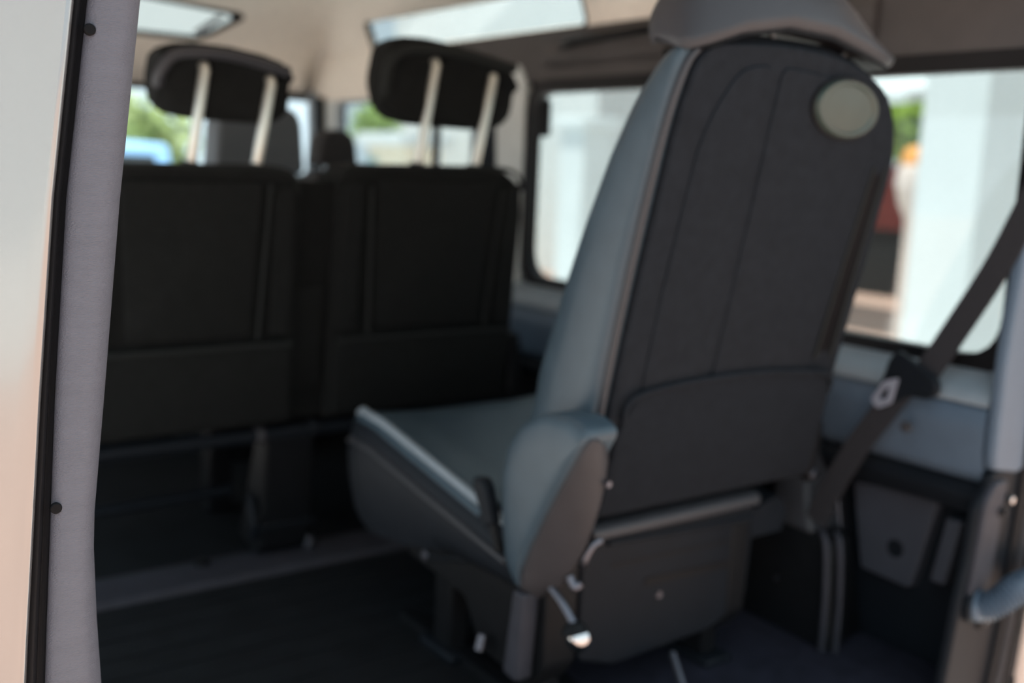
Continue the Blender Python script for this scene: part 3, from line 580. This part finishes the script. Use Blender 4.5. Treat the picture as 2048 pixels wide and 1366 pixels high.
mk('box_riser', loft([[(1.66, 1.25, .22), (1.76, 1.25, .22), (1.78, 1.42, .22), (1.66, 1.42, .22)], [(1.67, 1.275, .27), (1.76, 1.275, .27), (1.78, 1.38, .27), (1.67, 1.37, .27)], [(1.69, 1.31, .40), (1.76, 1.31, .40), (1.78, 1.37, .40), (1.69, 1.36, .40)]]), 'headplastic', fbx, bevel=.012, seg=3)

# ================================================================== corrugated cable conduit on the right jamb
cd = thing('cable_conduit', 'grey corrugated cable sleeve bending out of the right door jamb', 'cable sleeve', (1.74, .92, .19))
cpts = spline([(1.708, YR + .01, .190), (1.708, YR - .015, .190), (1.722, YR - .034, .204), (1.752, YR - .048, .226), (1.80, YR - .06, .235), (1.88, YR - .06, .225), (1.945, YR - .03, .215), (1.955, YR + .004, .214)], 10)
mk('sleeve', tube(cpts, .024, 16, None, lambda i: (.0275 if i < 10 else (.0275 if i % 2 else .0205))), 'trimblue', cd, smooth=60)
mk('sleeve_collar', cyl((1.706, YR + .008, .188), (.2, -1, 0), .034, .012), 'darkgrey', cd, bevel=.004)

# ================================================================== outside
def building(name, x0, x1, y0, y1, z1, m, label, cols=(), wins=(), face='x'):
    t = thing(name, label, 'building', ((x0 + x1) / 2, (y0 + y1) / 2, GZ))
    mk('wall', box(x0, x1, y0, y1, GZ, z1), m, t, bevel=.02)
    mk('cornice', box(x0 - .12, x1 + .12, y0 - .12, y1 + .12, z1, z1 + .18), M['white'], t, bevel=.02)
    for (a, b, c, d) in wins:
        if face == 'x':
            f = mk('window', box(x0 - .04, x0 + .02, a, b, c, d), 'teal', t); mk('pane', box(x0 - .05, x0 - .04, a + .08, b - .08, c + .08, d - .08), 'navy', f)
        else:
            f = mk('window', box(a, b, y0 - .04, y0 + .02, c, d), 'teal', t); mk('pane', box(a + .08, b - .08, y0 - .05, y0 - .04, c + .08, d - .08), 'navy', f)
    return t
building('house', 11.5, 16, -3, 5.4, 6.5, M['white'], 'white rendered building beyond the right end of the side window', wins=((1.0, 2.2, 1.0, 2.6),))
building('house', 9.5, 15, 11.3, 17, 7.0, M['white'], 'tall white building filling the left end of the side window', wins=((12.6, 13.6, 1.2, 2.6),))
building('house', 7.4, 8.0, 12.9, 14.0, 1.12, M['cream'], 'low cream building seen through the front door window', wins=((13.7, 13.95, .5, .95),))
building('house', -12, 14, -16, -13, 5.0, M['render2'], 'pale building behind the viewpoint mirrored in the paint', face='y')
# square white pillar outside the window
pt = thing('square_pillar', 'thick white square pillar outside the side window', 'pillar', (6.2, 3.87, GZ))
mk('shaft', box(5.9, 6.35, 3.49, 3.92, GZ, 3.2), 'white', pt, bevel=.015)
mk('plinth', box(5.86, 6.39, 3.45, 3.96, GZ, GZ + .25), 'white', pt, bevel=.02)
mk('capital', box(5.82, 6.43, 3.41, 4.0, 3.2, 3.4), 'white', pt, bevel=.02)
pt = thing('square_pillar', 'slimmer white pillar at the far left of the side window', 'pillar', (7.0, 7.9, GZ))
mk('shaft', box(6.8, 7.2, 8.28, 8.66, GZ, 1.32), 'white', pt, bevel=.015)
mk('capital', box(6.74, 7.26, 8.22, 8.72, 1.32, 1.42), 'white', pt, bevel=.02)
pt = thing('awning', 'pale canopy on posts beyond the side window', 'canopy', (9.5, 6.9, GZ))
mk('canopy_sheet', loft([[(8.6, 5.9, 1.62), (8.6, 8.3, 1.62), (10.5, 8.3, 1.95), (10.5, 5.9, 1.95)], [(8.6, 5.9, 1.72), (8.6, 8.3, 1.72), (10.5, 8.3, 2.05), (10.5, 5.9, 2.05)]]), 'white', pt)
for x, y in ((8.7, 6.95), (8.7, 8.2), (10.4, 6.0), (10.4, 8.2)): mk('post', tube([(x, y, GZ), (x, y, 1.95 if x > 9 else 1.64)], .04, 10), 'white', pt)
# dark red kiosk with black base
ks = thing('kiosk', 'dark red stall with a black base outside the side window', 'stall', (12.8, 8.3, GZ))
mk('base', box(12.2, 13.4, 7.6, 9.0, GZ, .30), 'navy', ks, bevel=.02)
mk('upper', box(12.22, 13.38, 7.62, 8.98, .30, 1.12), 'red', ks, bevel=.02)
mk('counter', box(12.14, 13.4, 7.58, 9.02, .28, .32), 'red', ks, bevel=.01)
bo = thing('bollard_lamp', 'pale rounded post with an orange top beside the white pillar', 'post', (7.6, 5.07, GZ))
mk('post', tube([(7.6, 5.07, z) for z in (GZ, .3, .62, .75, .9, 1.0, 1.05)], 0, 16, None, lambda i: [.03, .03, .035, .10, .13, .12, .10][i]), 'blush', bo, smooth=60)
mk('cap', tube([(7.6, 5.07, z) for z in (1.05, 1.12, 1.18, 1.2)], 0, 16, None, lambda i: [.10, .10, .07, .01][i]), 'orange', bo, smooth=60)
# leafy shrubs and trees: trunk plus a crown of many small leaves
def shrub(name, label, cat, x, y, r, zc, m, n=420, trunk=True, group='greenery outside'):
    t = thing(name, label, cat, (x, y, GZ), group)
    if trunk: mk('trunk', tube([(x, y, GZ), (x + .03, y, zc * .5), (x, y, zc)], .07, 8), 'bark', t)
    bm = bmesh.new(); rnd = random.Random(int(x * 100 + y * 10))
    for k in range(n):
        d = Vector((rnd.gauss(0, 1), rnd.gauss(0, 1), rnd.gauss(0, 1))).normalized() * r * rnd.uniform(.55, 1.05); d.z *= .85
        p = Vector((x, y, zc)) + d; a = Vector((rnd.uniform(-1, 1), rnd.uniform(-1, 1), rnd.uniform(-1, 1))).normalized(); b = a.orthogonal().normalized(); s = r * .17
        v = [bm.verts.new(q) for q in (p - a * s, p + b * s * .5, p + a * s, p - b * s * .5)]; bm.faces.new(v)
    bmesh.ops.create_icosphere(bm, subdivisions=2, radius=r * .72, matrix=Matrix.Translation((x, y, zc)))
    mk('foliage', bm, m, t, smooth=0, kind='stuff')
shrub('tree', 'bright green tree between the large seat and the white pillar', 'tree', 14.0, 9.5, .8, 1.75, 'leaf')
shrub('shrub', 'olive green shrub seen through the windscreen at the far left', 'shrub', 3.9, 13.5, .75, .95, 'leaf2')
shrub('tree', 'leafy tree showing above the low cream building', 'tree', 8.3, 15.4, .42, 1.5, 'leaf')
hd = thing('parked_van', 'pale blue parked vehicle seen through the windscreen', 'vehicle', (2.6, 10.5, GZ))
mk('body', prism_x(rpoly([(9.6, -.3), (9.6, .45), (9.8, .98), (11.6, 1.02), (12.0, .5), (12.6, .4), (12.6, -.3)], .08), 2.0, 3.15), 'blue', hd, bevel=.05, seg=3)
mk('rear_window', prism_x([(9.625, .5), (9.585, .5), (9.75, .88), (9.79, .88)], 2.15, 3.0), 'navy', hd)
for x in (2.02, 3.0):
    for y in (10.1, 12.0): mk('wheel', cyl((x, y, GZ + .3), (1, 0, 0), .3, .14, 24), 'rubber', hd, bevel=.02)
